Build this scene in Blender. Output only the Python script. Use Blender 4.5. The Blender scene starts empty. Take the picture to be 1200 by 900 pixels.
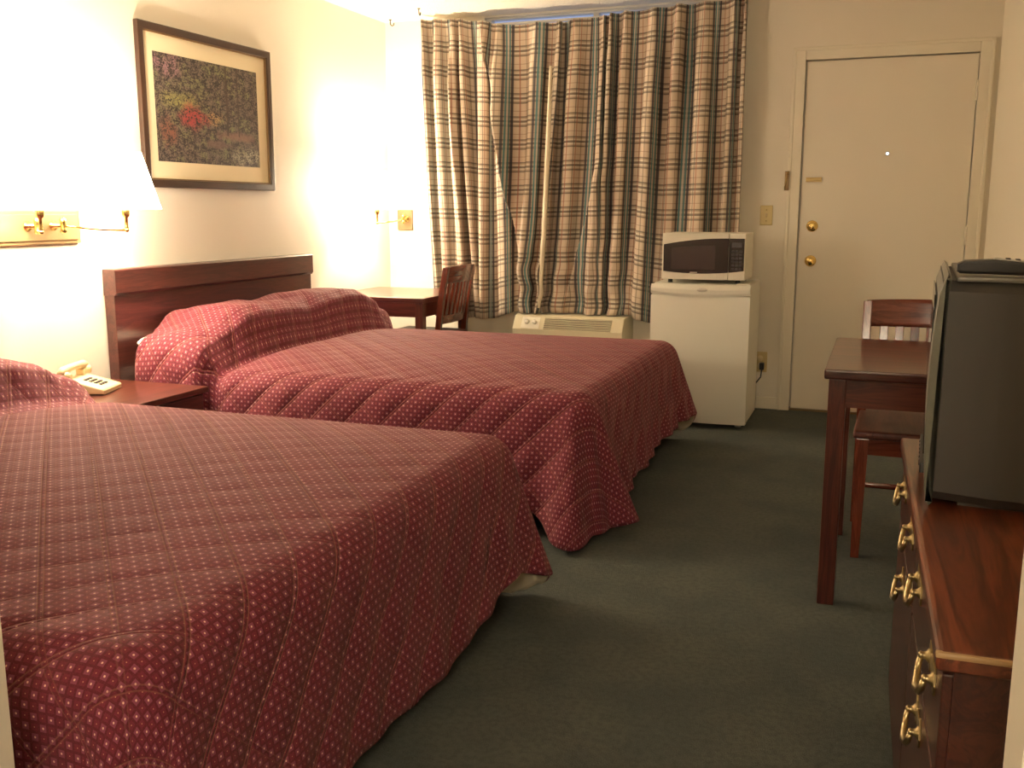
import bpy, bmesh, math, random
from math import sin, cos, pi, radians, atan2, hypot, sqrt
from mathutils import Vector, Matrix, noise as mnoise

S = bpy.context.scene
COL = S.collection

# ------------------------------------------------------------------ node helpers
class X:
    """a socket with arithmetic"""
    def __init__(s, nt, sock): s.nt, s.s = nt, sock
    def _m(s, op, *a):
        n = s.nt.nodes.new('ShaderNodeMath'); n.operation = op
        for i, q in enumerate((s,) + a):
            if isinstance(q, X): s.nt.links.new(q.s, n.inputs[i])
            else: n.inputs[i].default_value = q
        return X(s.nt, n.outputs[0])
    def __add__(s, o): return s._m('ADD', o)
    def __radd__(s, o): return s._m('ADD', o)
    def __sub__(s, o): return s._m('SUBTRACT', o)
    def __mul__(s, o): return s._m('MULTIPLY', o)
    def __rmul__(s, o): return s._m('MULTIPLY', o)
    def __truediv__(s, o): return s._m('DIVIDE', o)
    def fract(s): return s._m('FRACT')
    def floor(s): return s._m('FLOOR')
    def abs(s): return s._m('ABSOLUTE')
    def max(s, o): return s._m('MAXIMUM', o)
    def min(s, o): return s._m('MINIMUM', o)
    def lt(s, o): return s._m('LESS_THAN', o)
    def gt(s, o): return s._m('GREATER_THAN', o)
    def pow(s, o): return s._m('POWER', o)
    def sqrt(s): return s._m('SQRT')
    def mod(s, o): return s._m('FLOORED_MODULO', o)
    def smooth(s, a, b):
        n = s.nt.nodes.new('ShaderNodeMapRange'); n.interpolation_type = 'SMOOTHSTEP'
        s.nt.links.new(s.s, n.inputs['Value'])
        n.inputs['From Min'].default_value = a; n.inputs['From Max'].default_value = b
        return X(s.nt, n.outputs[0])

class Mat:
    def __init__(s, name, color=(.8, .8, .8), rough=.5, metal=0., spec=.5, coat=0., emit=None, estr=0.):
        s.m = bpy.data.materials.new(name); s.m.use_nodes = True
        s.nt = s.m.node_tree; s.b = s.nt.nodes['Principled BSDF']
        s.set('Base Color', (*color, 1)); s.set('Roughness', rough); s.set('Metallic', metal)
        s.set('Specular IOR Level', spec); s.set('Coat Weight', coat); s.set('Coat Roughness', .08)
        if emit: s.set('Emission Color', (*emit, 1)); s.set('Emission Strength', estr)
    def set(s, k, v):
        if isinstance(v, X): s.nt.links.new(v.s, s.b.inputs[k])
        else: s.b.inputs[k].default_value = v
    def coord(s, kind='Object'):
        n = s.nt.nodes.new('ShaderNodeTexCoord'); return n.outputs[kind]
    def xyz(s, kind='Object'):
        n = s.nt.nodes.new('ShaderNodeSeparateXYZ'); s.nt.links.new(s.coord(kind), n.inputs[0])
        return [X(s.nt, n.outputs[i]) for i in range(3)]
    def comb(s, x, y, z=0.):
        n = s.nt.nodes.new('ShaderNodeCombineXYZ')
        for i, q in enumerate((x, y, z)):
            if isinstance(q, X): s.nt.links.new(q.s, n.inputs[i])
            else: n.inputs[i].default_value = q
        return n.outputs[0]
    def noise(s, vec, scale=5., detail=3., rough=.5, dist=0.):
        n = s.nt.nodes.new('ShaderNodeTexNoise'); s.nt.links.new(vec, n.inputs['Vector'])
        n.inputs['Scale'].default_value = scale; n.inputs['Detail'].default_value = detail
        n.inputs['Roughness'].default_value = rough; n.inputs['Distortion'].default_value = dist
        return X(s.nt, n.outputs[0])
    def vor(s, vec, scale=5.):
        n = s.nt.nodes.new('ShaderNodeTexVoronoi'); s.nt.links.new(vec, n.inputs['Vector'])
        n.inputs['Scale'].default_value = scale
        return X(s.nt, n.outputs['Distance']), X(s.nt, n.outputs['Color'])
    def mix(s, f, a, b):
        n = s.nt.nodes.new('ShaderNodeMix'); n.data_type = 'RGBA'
        for k, q in ((0, f), (6, a), (7, b)):
            if isinstance(q, X): s.nt.links.new(q.s, n.inputs[k])
            elif k == 0: n.inputs[0].default_value = q
            else: n.inputs[k].default_value = (*q, 1)
        return X(s.nt, n.outputs[2])
    def bump(s, h, strength=.3, dist=.01):
        n = s.nt.nodes.new('ShaderNodeBump'); n.inputs['Strength'].default_value = strength
        n.inputs['Distance'].default_value = dist
        s.nt.links.new(h.s, n.inputs['Height']); s.set('Normal', X(s.nt, n.outputs[0]))

M = {}
def plain(k, *a, **kw): M[k] = Mat(k, *a, **kw); return M[k]

def painted(k, col, rough=.6, scale=60, st=.12):
    m = plain(k, col, rough)
    v = m.coord(); n = m.noise(v, scale, 3); big = m.noise(v, 1.3, 2)
    m.set('Base Color', m.mix(big.smooth(.3, .7), tuple(c * .97 for c in col), col))
    m.bump(n, st, .004); return m

def wood(k, dark, light, axis=0, rough=.3, coat=.3, scale=1.):
    m = plain(k, light, rough, coat=coat)
    c = m.xyz(); st = [14., 14., 14.]; st[axis] = .9
    v = m.comb(c[0] * (st[0] * scale), c[1] * (st[1] * scale), c[2] * (st[2] * scale))
    n1 = m.noise(v, 1.6, 5, .6, .8); n2 = m.noise(v, 9., 3, .6)
    g = (n1 * 9.).fract(); g = (g - .5).abs() * 2.
    f = (g * .35 + n1.smooth(.3, .7) * .45 + n2 * .3)
    m.set('Base Color', m.mix(f.smooth(.15, .95), dark, light))
    m.bump(n2, .06, .002); return m

painted('wall_paint', (.81, .755, .645), .62, 90, .10)
painted('back_wall_paint', (.80, .745, .63), .62, 90, .10)
painted('trim_paint', (.81, .76, .63), .45, 40, .05)
painted('door_paint', (.80, .745, .63), .45, 120, .06)
m = plain('ceiling_popcorn', (.83, .78, .66), .9)
v = m.coord(); d, _ = m.vor(v, 85.); m.bump((d * 1.) + m.noise(v, 160., 2), .8, .008)
# right wall: painted block, faint courses
m = plain('right_wall_paint', (.80, .74, .61), .6)
c = m.xyz()
zz = ((c[2] / .2).fract() - .5).abs().gt(.47)
m.bump(m.noise(m.coord(), 70., 3) * .4 - zz * .6, .25, .006)
# carpet
m = plain('carpet', (.05, .06, .055), .95, spec=.1)
v = m.coord(); n = m.noise(v, 320., 2); n2 = m.noise(v, 3.2, 4, .6); n3 = m.noise(v, 60., 2)
a = m.mix(n2.smooth(.3, .7), (.076, .090, .088), (.115, .126, .112))
a = m.mix(n3.smooth(.35, .7) * .5, a, (.054, .064, .062))
m.set('Base Color', m.mix(n.smooth(.4, .75) * .7, a, (.13, .14, .12)))
m.bump(n * .7 + n3 * .5, .7, .010)
# woods
wood('wood_x', (.045, .010, .007), (.120, .030, .018), 0)
wood('wood_y', (.045, .010, .007), (.120, .030, .018), 1)
wood('wood_z', (.045, .010, .007), (.120, .030, .018), 2)
wood('headboard_wood', (.035, .009, .008), (.085, .022, .017), 1, .33, .3)
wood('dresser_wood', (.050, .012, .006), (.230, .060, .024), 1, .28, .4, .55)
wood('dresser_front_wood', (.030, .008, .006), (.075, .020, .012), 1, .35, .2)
wood('chair_wood_z', (.090, .017, .009), (.190, .042, .022), 2, .22, .5)
wood('chair_wood_x', (.090, .017, .009), (.190, .042, .022), 0, .22, .5)
wood('chair_wood_y', (.090, .017, .009), (.190, .042, .022), 1, .22, .5)
wood('seat_wood', (.060, .013, .008), (.120, .030, .018), 1, .5, .05)
plain('dresser_edge', (.42, .27, .13), .35)
plain('brass', (.83, .60, .22), .18, 1.)
plain('handle_brass', (.52, .41, .22), .30, 1.)
plain('antique_brass', (.42, .30, .13), .28, 1.)
plain('dark_bronze', (.25, .17, .09), .4, 1.)
plain('plate_bronze', (.20, .13, .06), .5, .4)
plain('hook_iron', (.06, .04, .025), .5)
plain('steel', (.5, .47, .42), .3, 1.)
plain('white_enamel', (.74, .73, .64), .32)
plain('white_plastic', (.76, .73, .62), .4)
plain('cream_plastic', (.72, .60, .36), .4)
plain('ivory_plate', (.62, .50, .24), .4)
plain('ac_plastic', (.60, .54, .38), .45)
plain('ac_dark', (.10, .09, .07), .6)
plain('black_glass', (.018, .010, .011), .12, spec=.6)
plain('glass_window_mesh', (.045, .030, .030), .25)
plain('control_grey', (.055, .050, .060), .4)
plain('black_plastic', (.012, .011, .011), .35)
plain('dark_rubber', (.02, .02, .02), .7)
plain('gap_dark', (.05, .04, .03), .9)
plain('tv_grey', (.060, .056, .050), .55)
plain('tv_bezel', (.13, .13, .10), .38, spec=.6)
plain('tv_silver', (.22, .215, .20), .35, .3)
plain('tv_screen', (.012, .014, .014), .08, spec=.8)
plain('silver_trim', (.65, .64, .62), .3, .6)
plain('badge_grey', (.62, .60, .54), .3, .5)
plain('mattress_ticking', (.62, .58, .50), .85)
plain('pillowcase', (.80, .78, .72), .8)
plain('curtain_lining', (.78, .68, .50), .85)
plain('rod_white', (.72, .70, .64), .4)
plain('frame_wood', (.040, .018, .010), .35, coat=.2)
plain('frame_gold', (.20, .12, .05), .4, .4)
plain('mat_board', (.80, .70, .48), .8)
plain('bulb_glow', (1, .9, .7), .5, emit=(1, .80, .50), estr=40)
plain('vanity_glow', (1, .9, .7), .5, emit=(1, .85, .66), estr=250)
plain('shade_glow', (.9, .85, .7), .8, emit=(1, .83, .61), estr=36)
plain('corner_shade_glow', (.9, .85, .7), .8, emit=(1, .83, .60), estr=58)
plain('peephole_daylight_glow', (1, 1, 1), .2, emit=(.75, .85, 1.), estr=5)  # emission stands in for daylight coming through the peephole
m = plain('picture_glass', (1, 1, 1), .05)
m.set('Transmission Weight', 1.0); m.set('IOR', 1.1)
m = plain('window_glass', (.95, .97, 1), .02)
m.set('Transmission Weight', 1.0); m.set('IOR', 1.05)

# bedspread
m = plain('bedspread_cloth', (.12, .02, .02), .82, spec=.25)
m.set('Sheen Weight', .12); m.set('Sheen Tint', (1, .6, .55, 1))
u, v, _ = m.xyz('UV')
P = .0170
cu = u / P; cv = v / P
par = (cu.floor() + cv.floor()).mod(2.)
fu = cu.fract() - .5; fv = cv.fract() - .5
sq = fu.abs().max(fv.abs()).lt(.36)
r = (fu * fu + fv * fv).sqrt()
thr = par * .045 + .060
dot = (thr - r).smooth(-.03, .03)
fleck = m.noise(m.comb(u, v), 420., 2)
base = m.mix(sq, (.092, .009, .019), m.mix(par, (.138, .015, .031), (.20, .050, .086)))
base = m.mix(fleck.smooth(.4, .7) * .30, base, (.21, .045, .055))
base = m.mix(dot, base, m.mix(par, (.52, .24, .17), (.78, .50, .38)))
PQ = .158
def qlines(t):
    d = ((t / PQ).fract() - .5).abs() * PQ
    return (d - .0065).abs(), d
l1, d1 = qlines(u + v); l2, d2 = qlines(u - v)
g1 = l1.smooth(0., .0035); g2 = l2.smooth(0., .0035)
side = v.smooth(-.02, .06)
wa = side * .55 + .45; wb = side * -.62 + 1.  # stitch colour and relief weighted per side, imitating how light picks lines out
t1 = (l1 / .05).min(1.).pow(.5); t2 = (l2 / .05).min(1.).pow(.5)
puff = (t1 - 1.) * wa + (t2 - 1.) * wb
thread = (1. - g1) if False else ((g1 * -1. + 1.) * wa).max((g2 * -1. + 1.) * wb * .8)
base = m.mix(thread * .40, base, (.36, .16, .10))
m.set('Base Color', base)
crease = m.noise(m.comb(u, v), 14., 3)
m.bump(puff + crease * .6 + fleck * .02, .62, .014)
plain('spread_lining', (.62, .54, .38), .85)

# plaid curtain
m = plain('plaid_cloth', (.5, .4, .3), .85, spec=.2)
u, v, _ = m.xyz('UV')
def stripe(t, per, c, w):
    d = ((t / per + (.5 - c)).fract() - .5).abs() * per
    return (d * -1. + w / 2).smooth(-.0012, .0012)
base = (.57, .47, .365)
PH = .146
PVu = .205
cur = m.mix(stripe(v, PH, .5, .062) * .40, base, (.22, .185, .145))
for c, w, k, q in ((.30, .010, (.12, .10, .085), .75), (.42, .009, (.66, .59, .47), .75), (.50, .014, (.11, .09, .08), .75), (.58, .009, (.66, .59, .47), .75),
                   (.70, .009, (.12, .10, .085), .75), (.95, .004, (.20, .12, .10), .6)):
    cur = m.mix(stripe(v, PH, c, w) * q, cur, k)
cur = m.mix(stripe(u, PVu, .25, .075) * .36, cur, (.24, .19, .14))
for c, w, k, q in ((.13, .012, (.045, .045, .06), .85), (.205, .010, (.08, .22, .25), .9), (.255, .008, (.60, .57, .50), .75), (.305, .010, (.08, .20, .22), .85), (.385, .014, (.04, .04, .055), .88),
                   (.56, .006, (.28, .09, .065), .7), (.74, .005, (.10, .085, .08), .7), (.80, .006, (.30, .11, .08), .7), (.97, .005, (.12, .10, .09), .6)):
    cur = m.mix(stripe(u, PVu, c, w) * q, cur, k)
m.set('Base Color', cur)
m.bump(m.noise(m.comb(u, v), 700., 1), .12, .001)

# garden print
m = plain('garden_print', (.1, .1, .08), .6)
u, v, _ = m.xyz('UV')
vec = m.comb(u * 1.35, v)
warp = m.noise(vec, 5., 4)
n1 = (m.noise(vec, 60., 5, .75) - .5) * 1.1 + (m.noise(vec, 17., 4, .7) - .5) * .8 + .5; n2 = m.noise(vec, 6., 4, .65)
cur = m.mix(n1.smooth(.40, .62), (.020, .013, .017), (.17, .13, .105))
cur = m.mix(n2.smooth(.47, .60) * n1.smooth(.47, .6) * .8, cur, (.20, .21, .09))
def blob(cx, cy, rx, ry, lo=.9, hi=.2):
    a = (u - cx) / rx; b = (v - cy) / ry
    return ((a * a + b * b).sqrt() + (n2 - .5) * 1.6).smooth(lo, hi)
cur = m.mix(blob(.12, .9, .2, .16) * n1.smooth(.45, .6), cur, (.30, .16, .20))
cur = m.mix(blob(.22, .58, .25, .13) * n1.smooth(.38, .58), cur, (.30, .28, .10))
cur = m.mix(blob(.55, .46, .13, .10) * n1.smooth(.42, .58), cur, (.42, .26, .12))
cur = m.mix(blob(.33, .44, .20, .16) * n1.smooth(.40, .55), cur, (.40, .05, .055))
cur = m.mix(blob(.10, .28, .12, .22) * n1.smooth(.40, .6), cur, (.22, .085, .055))
cur = m.mix(blob(.75, .30, .32, .07) * .75, cur, (.25, .14, .11))
cur = m.mix(blob(.55, .20, .2, .06) * .6, cur, (.19, .11, .09))
cur = m.mix(blob(.88, .10, .28, .12) * n1.smooth(.42, .6), cur, (.40, .38, .28))
trunk = stripe(u + n2 * .02, 1., .68, .022).max(stripe(u + n2 * .03, 1., .80, .014)) * v.gt(.3)
cur = m.mix(trunk * .75, cur, (.05, .03, .025))
m.set('Base Color', cur)

# ------------------------------------------------------------------ mesh builder
class B:
    def __init__(s): s.bm = bmesh.new(); s.uv = s.bm.loops.layers.uv.new('UVMap')
    def box(s, x0, x1, y0, y1, z0, z1, bev=0., mi=0, seg=2):
        g = bmesh.ops.create_cube(s.bm, size=1.)
        vs = g['verts']
        for q in vs: q.co = Vector(((x0 + x1) / 2 + q.co.x * (x1 - x0), (y0 + y1) / 2 + q.co.y * (y1 - y0), (z0 + z1) / 2 + q.co.z * (z1 - z0)))
        fs = list({f for q in vs for f in q.link_faces})
        for f in fs: f.material_index = mi
        if bev > 0:
            es = list({e for q in vs for e in q.link_edges})
            r = bmesh.ops.bevel(s.bm, geom=es, offset=bev, segments=seg, profile=.6, affect='EDGES')
            for f in r['faces']: f.material_index = mi
            vs = list({q for f in r['faces'] for q in f.verts})
        return s
    def prism(s, pts, a, b, axis='y', bev=0., mi=0):
        """outline pts (2d) extruded along axis from a to b"""
        def mk(p, t):
            return {'x': (t, p[0], p[1]), 'y': (p[0], t, p[1]), 'z': (p[0], p[1], t)}[axis]
        va = [s.bm.verts.new(mk(p, a)) for p in pts]; vb = [s.bm.verts.new(mk(p, b)) for p in pts]
        n = len(pts); fs = [s.bm.faces.new(va), s.bm.faces.new(vb[::-1])]
        for i in range(n): fs.append(s.bm.faces.new((va[i], vb[i], vb[(i + 1) % n], va[(i + 1) % n])))
        bmesh.ops.recalc_face_normals(s.bm, faces=fs)
        for f in fs: f.material_index = mi
        if bev > 0:
            es = list({e for f in fs[:2] for e in f.edges})
            bmesh.ops.bevel(s.bm, geom=es, offset=bev, segments=2, profile=.6, affect='EDGES')
        return s
    def lathe(s, prof, c=(0, 0, 0), axis=(0, 0, 1), n=24, mi=0, caps=True):
        q = Vector((0, 0, 1)).rotation_difference(Vector(axis)); c = Vector(c)
        rings = []
        for r, h in prof:
            rings.append([s.bm.verts.new(c + q @ Vector((r * cos(2 * pi * i / n), r * sin(2 * pi * i / n), h))) for i in range(n)])
        fs = []
        for a, b in zip(rings, rings[1:]):
            for i in range(n): fs.append(s.bm.faces.new((a[i], a[(i + 1) % n], b[(i + 1) % n], b[i])))
        if caps: fs.append(s.bm.faces.new(rings[0][::-1])); fs.append(s.bm.faces.new(rings[-1]))
        for f in fs: f.material_index = mi; f.smooth = True
        return s
    def cyl(s, p0, p1, r, r1=None, n=16, mi=0):
        p0 = Vector(p0); p1 = Vector(p1); d = p1 - p0
        return s.lathe([(r, 0), (r if r1 is None else r1, d.length)], p0, d.normalized(), n, mi)
    def tube(s, pts, r, n=8, mi=0):
        pts = [Vector(p) for p in pts]; rings = []; up = None
        for i, p in enumerate(pts):
            t = (pts[min(i + 1, len(pts) - 1)] - pts[max(i - 1, 0)]).normalized()
            if up is None: up = t.orthogonal().normalized()
            up = (up - t * up.dot(t)).normalized(); w = t.cross(up)
            rr = r[i] if isinstance(r, (list, tuple)) else r
            rings.append([s.bm.verts.new(p + (up * cos(2 * pi * k / n) + w * sin(2 * pi * k / n)) * rr) for k in range(n)])
        fs = []
        for a, b in zip(rings, rings[1:]):
            for i in range(n): fs.append(s.bm.faces.new((a[i], a[(i + 1) % n], b[(i + 1) % n], b[i])))
        fs.append(s.bm.faces.new(rings[0][::-1])); fs.append(s.bm.faces.new(rings[-1]))
        for f in fs: f.smooth = True; f.material_index = mi
        return s
    def sphere(s, c, r, n=16, mi=0, sc=(1, 1, 1)):
        k0 = len(s.bm.verts)
        g = bmesh.ops.create_uvsphere(s.bm, u_segments=n, v_segments=max(6, n * 2 // 3), radius=r)
        for q in g['verts']: q.co = Vector((q.co.x * sc[0], q.co.y * sc[1], q.co.z * sc[2])) + Vector(c)
        for f in {f for q in g['verts'] for f in q.link_faces}: f.smooth = True; f.material_index = mi
        return s
    def grid(s, fn, nu, nv, uvf=None, mi=0, close=False):
        V = [[s.bm.verts.new(fn(i / nu, j / nv)) for j in range(nv + 1)] for i in range(nu + 1)]
        for i in range(nu):
            for j in range(nv):
                f = s.bm.faces.new((V[i][j], V[i + 1][j], V[i + 1][j + 1], V[i][j + 1])); f.smooth = True; f.material_index = mi
                if uvf:
                    for l, (a, b) in zip(f.loops, ((i, j), (i + 1, j), (i + 1, j + 1), (i, j + 1))): l[s.uv].uv = uvf(a / nu, b / nv)
        return s
    def xf(s, mat): bmesh.ops.transform(s.bm, matrix=mat, verts=s.bm.verts); return s
    def obj(s, name, mats, parent=None, weld=0., normals=False):
        if weld: bmesh.ops.remove_doubles(s.bm, verts=s.bm.verts, dist=weld)
        if normals: bmesh.ops.recalc_face_normals(s.bm, faces=s.bm.faces)
        me = bpy.data.meshes.new(name); s.bm.to_mesh(me); s.bm.free()
        for k in (mats if isinstance(mats, (list, tuple)) else [mats]): me.materials.append(M[k].m)
        o = bpy.data.objects.new(name, me); COL.objects.link(o)
        if parent: o.parent = parent
        return o

def tag(o, label=None, cat=None, group=None, kind=None):
    for k, q in (('label', label), ('category', cat), ('group', group), ('kind', kind)):
        if q: o[k] = q
    return o
def thing(name, loc, label, cat, rz=0., group=None):
    o = bpy.data.objects.new(name, None); COL.objects.link(o); o.location = loc; o.rotation_euler = (0, 0, rz)
    o.empty_display_size = .1
    return tag(o, label, cat, group)
def copy_tree(o, parent=None):
    c = o.copy(); COL.objects.link(c)
    if parent: c.parent = parent
    for ch in list(o.children): copy_tree(ch, c)
    return c
def struct(o): return tag(o, kind='structure')
def smooth_all(o, ang=40):
    me = o.data
    for p in me.polygons: p.use_smooth = True
    m_ = o.modifiers.new('split', 'EDGE_SPLIT'); m_.split_angle = radians(ang)
    return o

# ------------------------------------------------------------------ room
XL, XR, YB, ZC = -3.155, .53, 6.05, 2.404
T = .12
YF0, YF1 = .87, .97           # partition with the opening the photo is taken through
OX0, OX1 = -1.134, .1385
VY, VX0, VX1 = -1.6, -1.5, .6
struct(B().box(XL - T, XR + .3, VY - T, YB + T, -.1, 0).obj('floor', 'carpet'))
struct(B().box(XL - T, XR + .3, VY - T, YB + T, ZC, ZC + .1).obj('ceiling', 'ceiling_popcorn'))
struct(B().box(XL - T, XL, YF0, YB + T, 0, ZC).obj('wall_left', 'wall_paint'))
struct(B().box(XR, XR + T, YF0, YB + T, 0, ZC).obj('wall_right', 'right_wall_paint'))
WX0, WX1, WZ0, WZ1 = -2.45, -1.0, .78, 2.392
DX0, DX1, DZ = -.474, .433, 2.036
b = B()
b.box(XL, WX0, YB, YB + T, 0, ZC); b.box(WX0, WX1, YB, YB + T, 0, WZ0); b.box(WX0, WX1, YB, YB + T, WZ1, ZC)
b.box(WX1, DX0, YB, YB + T, 0, ZC); b.box(DX0, DX1, YB, YB + T, DZ, ZC); b.box(DX1, XR, YB, YB + T, 0, ZC)
struct(b.obj('wall_back', 'back_wall_paint'))
b = B(); b.box(XL, OX0, YF0, YF1, 0, ZC); b.box(OX1, XR, YF0, YF1, 0, ZC); b.box(OX0, OX1, YF0, YF1, 2.1, ZC)
struct(b.obj('wall_front', 'wall_paint'))
struct(B().box(VX0 - T, VX1 + T, VY - T, VY, 0, ZC).obj('wall_rear', 'wall_paint'))
struct(B().box(VX0 - T, VX0, VY, YF0, 0, ZC).obj('wall_rear_left', 'wall_paint'))
struct(B().box(VX1, VX1 + T, VY, YF0, 0, ZC).obj('wall_rear_right', 'wall_paint'))
struct(B().box(XL, -.535, YB - .013, YB, 0, .075, .004).obj('baseboard_back', 'trim_paint'))
struct(B().box(XL, XL + .013, YF1, YB - .014, 0, .075, .004).obj('baseboard_left', 'trim_paint'))
struct(B().box(XR - .013, XR, YF1, YB - .014, 0, .075, .004).obj('baseboard_right', 'trim_paint'))
# casing
cw = .060; b = B()
b.box(DX0 - cw, DX0 + .002, YB - .016, YB, 0, DZ + cw, .004); b.box(DX1 - .002, DX1 + cw, YB - .016, YB, 0, DZ + cw, .004)
b.box(DX0 + .002, DX1 - .002, YB - .016, YB, DZ - .002, DZ + cw, .004)
b.box(DX0 - cw - .008, DX0 - cw + .010, YB - .021, YB, 0, DZ + cw + .008, .003); b.box(DX1 + cw - .010, DX1 + cw + .008, YB - .021, YB, 0, DZ + cw + .008, .003)
b.box(DX0 - cw, DX1 + cw, YB - .021, YB, DZ + cw - .010, DZ + cw + .008, .003)
b.box(DX0, DX0 + .03, YB + .055, YB + T, 0, DZ); b.box(DX1 - .03, DX1, YB + .055, YB + T, 0, DZ); b.box(DX0 + .03, DX1 - .03, YB + .055, YB + T, DZ - .03, DZ)  # top stop added to keep sky light out of the door gap
struct(b.obj('trim_1', 'trim_paint'))
struct(B().box(DX0 + .001, DX1 - .001, YB + .001, YB + T, 0, .012, .002).obj('trim_2', 'dark_bronze'))  # threshold added to stop sky light leaking under the door
# door
dr = struct(B().box(DX0 + .010, DX1 - .006, YB + .004, YB + .050, .014, DZ - .009, .002).obj('door_1', 'door_paint'))
def rose(z, knob):
    b = B(); c = (-.392, YB + .003, z)
    b.lathe([(.033, 0), (.033, .004), (.028, .010), (.020, .012), (.0195, .013)], c, (0, -1, 0), 24)
    if knob: b.lathe([(.012, .010), (.011, .030), (.020, .036), (.027, .046), (.027, .056), (.020, .064), (.008, .066)], c, (0, -1, 0), 24)
    else:
        b.lathe([(.021, .012), (.020, .020), (.012, .023)], c, (0, -1, 0), 24); b.box(-.396, -.388, YB - .032, YB - .018, z - .014, z + .014, .003)
    return b
rose(1.102, False).obj('deadbolt', 'brass', dr); rose(.900, True).obj('doorknob', 'brass', dr)
b = B(); b.box(-.440, -.352, YB - .006, YB + .003, 1.354, 1.380, .003); b.box(-.430, -.360, YB - .013, YB - .006, 1.361, 1.373, .003)
b.obj('latch_plate', 'antique_brass', dr)
for z in (1.83, 1.05, .25):
    b = B(); b.cyl((DX1 - .003, YB - .010, z - .05), (DX1 - .003, YB - .010, z + .05), .008); b.box(DX1 - .028, DX1 - .003, YB - .003, YB + .003, z - .05, z + .05)
    b.sphere((DX1 - .003, YB - .010, z + .054), .008, 10); b.obj('hinge', 'trim_paint', dr)
b = B(); b.lathe([(.012, 0), (.012, .004), (.006, .005)], (-.006, YB + .003, 1.508), (0, -1, 0), 20); pe = b.obj('peephole', 'steel', dr)
B().lathe([(.0075, .004), (.006, .0065), (.002, .0075)], (-.006, YB + .003, 1.508), (0, -1, 0), 16).obj('peephole_lens', 'peephole_daylight_glow', pe)
# swing-bar guard on casing
g = thing('door_guard_mount', (-.546, YB - .021, 1.362), 'small bronze swing bar door guard screwed to the casing left of the door', 'door guard')
b = B(); b.box(-.012, .014, -.006, 0, -.055, .055, .002); b.obj('guard_plate', 'dark_bronze', g)
b = B(); b.tube([(.006, -.010, .048), (.002, -.026, .030), (-.002, -.030, -.005), (-.006, -.026, -.035), (-.004, -.012, -.048)], .005); b.sphere((.006, -.014, .046), .009, 10)
b.obj('swing_bar', 'antique_brass', g)
# window behind the curtains
w = struct(thing('window_1', (0, 0, 0), None, None))
b = B(); f_ = .035
b.box(WX0, WX1, YB + .03, YB + .09, WZ0, WZ0 + f_); b.box(WX0, WX1, YB + .03, YB + .09, WZ1 - .012, WZ1)
for x in (WX0, (WX0 + WX1) / 2 - f_ / 2, WX1 - f_): b.box(x, x + f_, YB + .03, YB + .09, WZ0 + f_, WZ1 - .012)
b.obj('window_frame', 'rod_white', w)
B().box(WX0 + .01, WX1 - .01, YB + .057, YB + .062, WZ0 + .01, WZ1 - .005).obj('window_glass', 'window_glass', w)

# ------------------------------------------------------------------ curtains
rod = thing('curtain_rod', (-1.8, YB, 2.35), 'white flat traverse rod above the plaid curtains', 'curtain rod')
B().box(-1.01, 1.0, -.060, -.045, -.022, -.006, .003).obj('rail', 'rod_white', rod)
for x in (-.98, 0, .97): B().box(x - .012, x + .012, -.05, 0, -.020, -.006, .002).obj('bracket', 'rod_white', rod)

def lerp(a, b, t): return a + (b - a) * t
def keyed(keys):
    def f(t):
        if t <= keys[0][0]: return keys[0][1]
        for (a, p), (c, q) in zip(keys, keys[1:]):
            if t <= c:
                k = (t - a) / (c - a); k = k * k * (3 - 2 * k); return p + (q - p) * k
        return keys[-1][1]
    return f
def ns(x, y=0., z=0.): return mnoise.noise(Vector((x, y, z)))

def curtain(name, label, xt, xb, ztop, zbot, nfold, seed, y0, uoff, folds=(), fullness=1.8):
    """xt, xb: keyed u -> x at the top and the hem; ztop, zbot: keyed u -> z"""
    wid = xt(1) - xt(0)
    rnd = random.Random(seed)
    def fn(u, v):
        # v: 0 top, 1 hem
        z = lerp(ztop(u), zbot(u), v)
        sk = v ** 1.15
        x = lerp(xt(u), xb(u), sk)
        ph = 2 * pi * nfold * (u + .045 * ns(u * 5, seed * 3.1) + .010 * v * ns(u * 9, 2 + v * 1.2, seed))
        amp = lerp(.020, .044, min(1, v * 6)) * (1 + .9 * ns(u * 7, seed, v * 1.5))
        w1 = sin(ph)
        w1 = w1 * (1.25 - .25 * w1 * w1)
        y = y0 - amp * w1 + .010 * ns(u * 30, v * 3, seed)
        if v < .09:                                # pinch pleats near the heading
            k = 1 - v / .09
            y -= k * .020 * max(0, sin(ph)) ** 6
        x += -.010 * sin(2 * ph) * min(1, v * 6) * .8
        for (xa, za, xc, zc, wdt, dep) in folds:   # folds sweeping across the panel: sharp on one side
            t = (za - z) / (za - zc)
            if -.05 < t < 1.12:
                d = x - lerp(xa, xc, t); e = min(1, (t + .05) / .2, (1.12 - t) / .15)
                if wdt < 0: d = -d
                if -.012 < d < abs(wdt): y -= dep * e * ((1 - d / abs(wdt)) ** 1.3 if d > 0 else 1 + d / .012)
        # hem bunched up on the air conditioner
        a = max(0., (v - .72) / .28)
        if -2.20 < x < -1.36 and a > 0:
            e = min(1, (x + 2.20) / .12, (-1.36 - x) / .12)
            y += -.055 * e * a * (.5 + 1.3 * ns(x * 9 + 4, z * 7, seed)) ; x += .03 * e * a * ns(x * 7, z * 9, seed + 5)
        return Vector((x, y, z))
    L = wid * fullness
    b = B().grid(fn, int(nfold * 26), 70, lambda u, v: (uoff + u * L, (1 - v) * (1.84)))
    bmesh.ops.reverse_faces(b.bm, faces=b.bm.faces)
    o = b.obj(name, ['plaid_cloth', 'curtain_lining'])
    s = o.modifiers.new('thickness', 'SOLIDIFY'); s.thickness = .003; s.offset = -1; s.material_offset = 1; s.material_offset_rim = 0
    return tag(o, label, 'curtain', 'plaid curtains over the window'), fn
YC = 5.925
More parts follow.
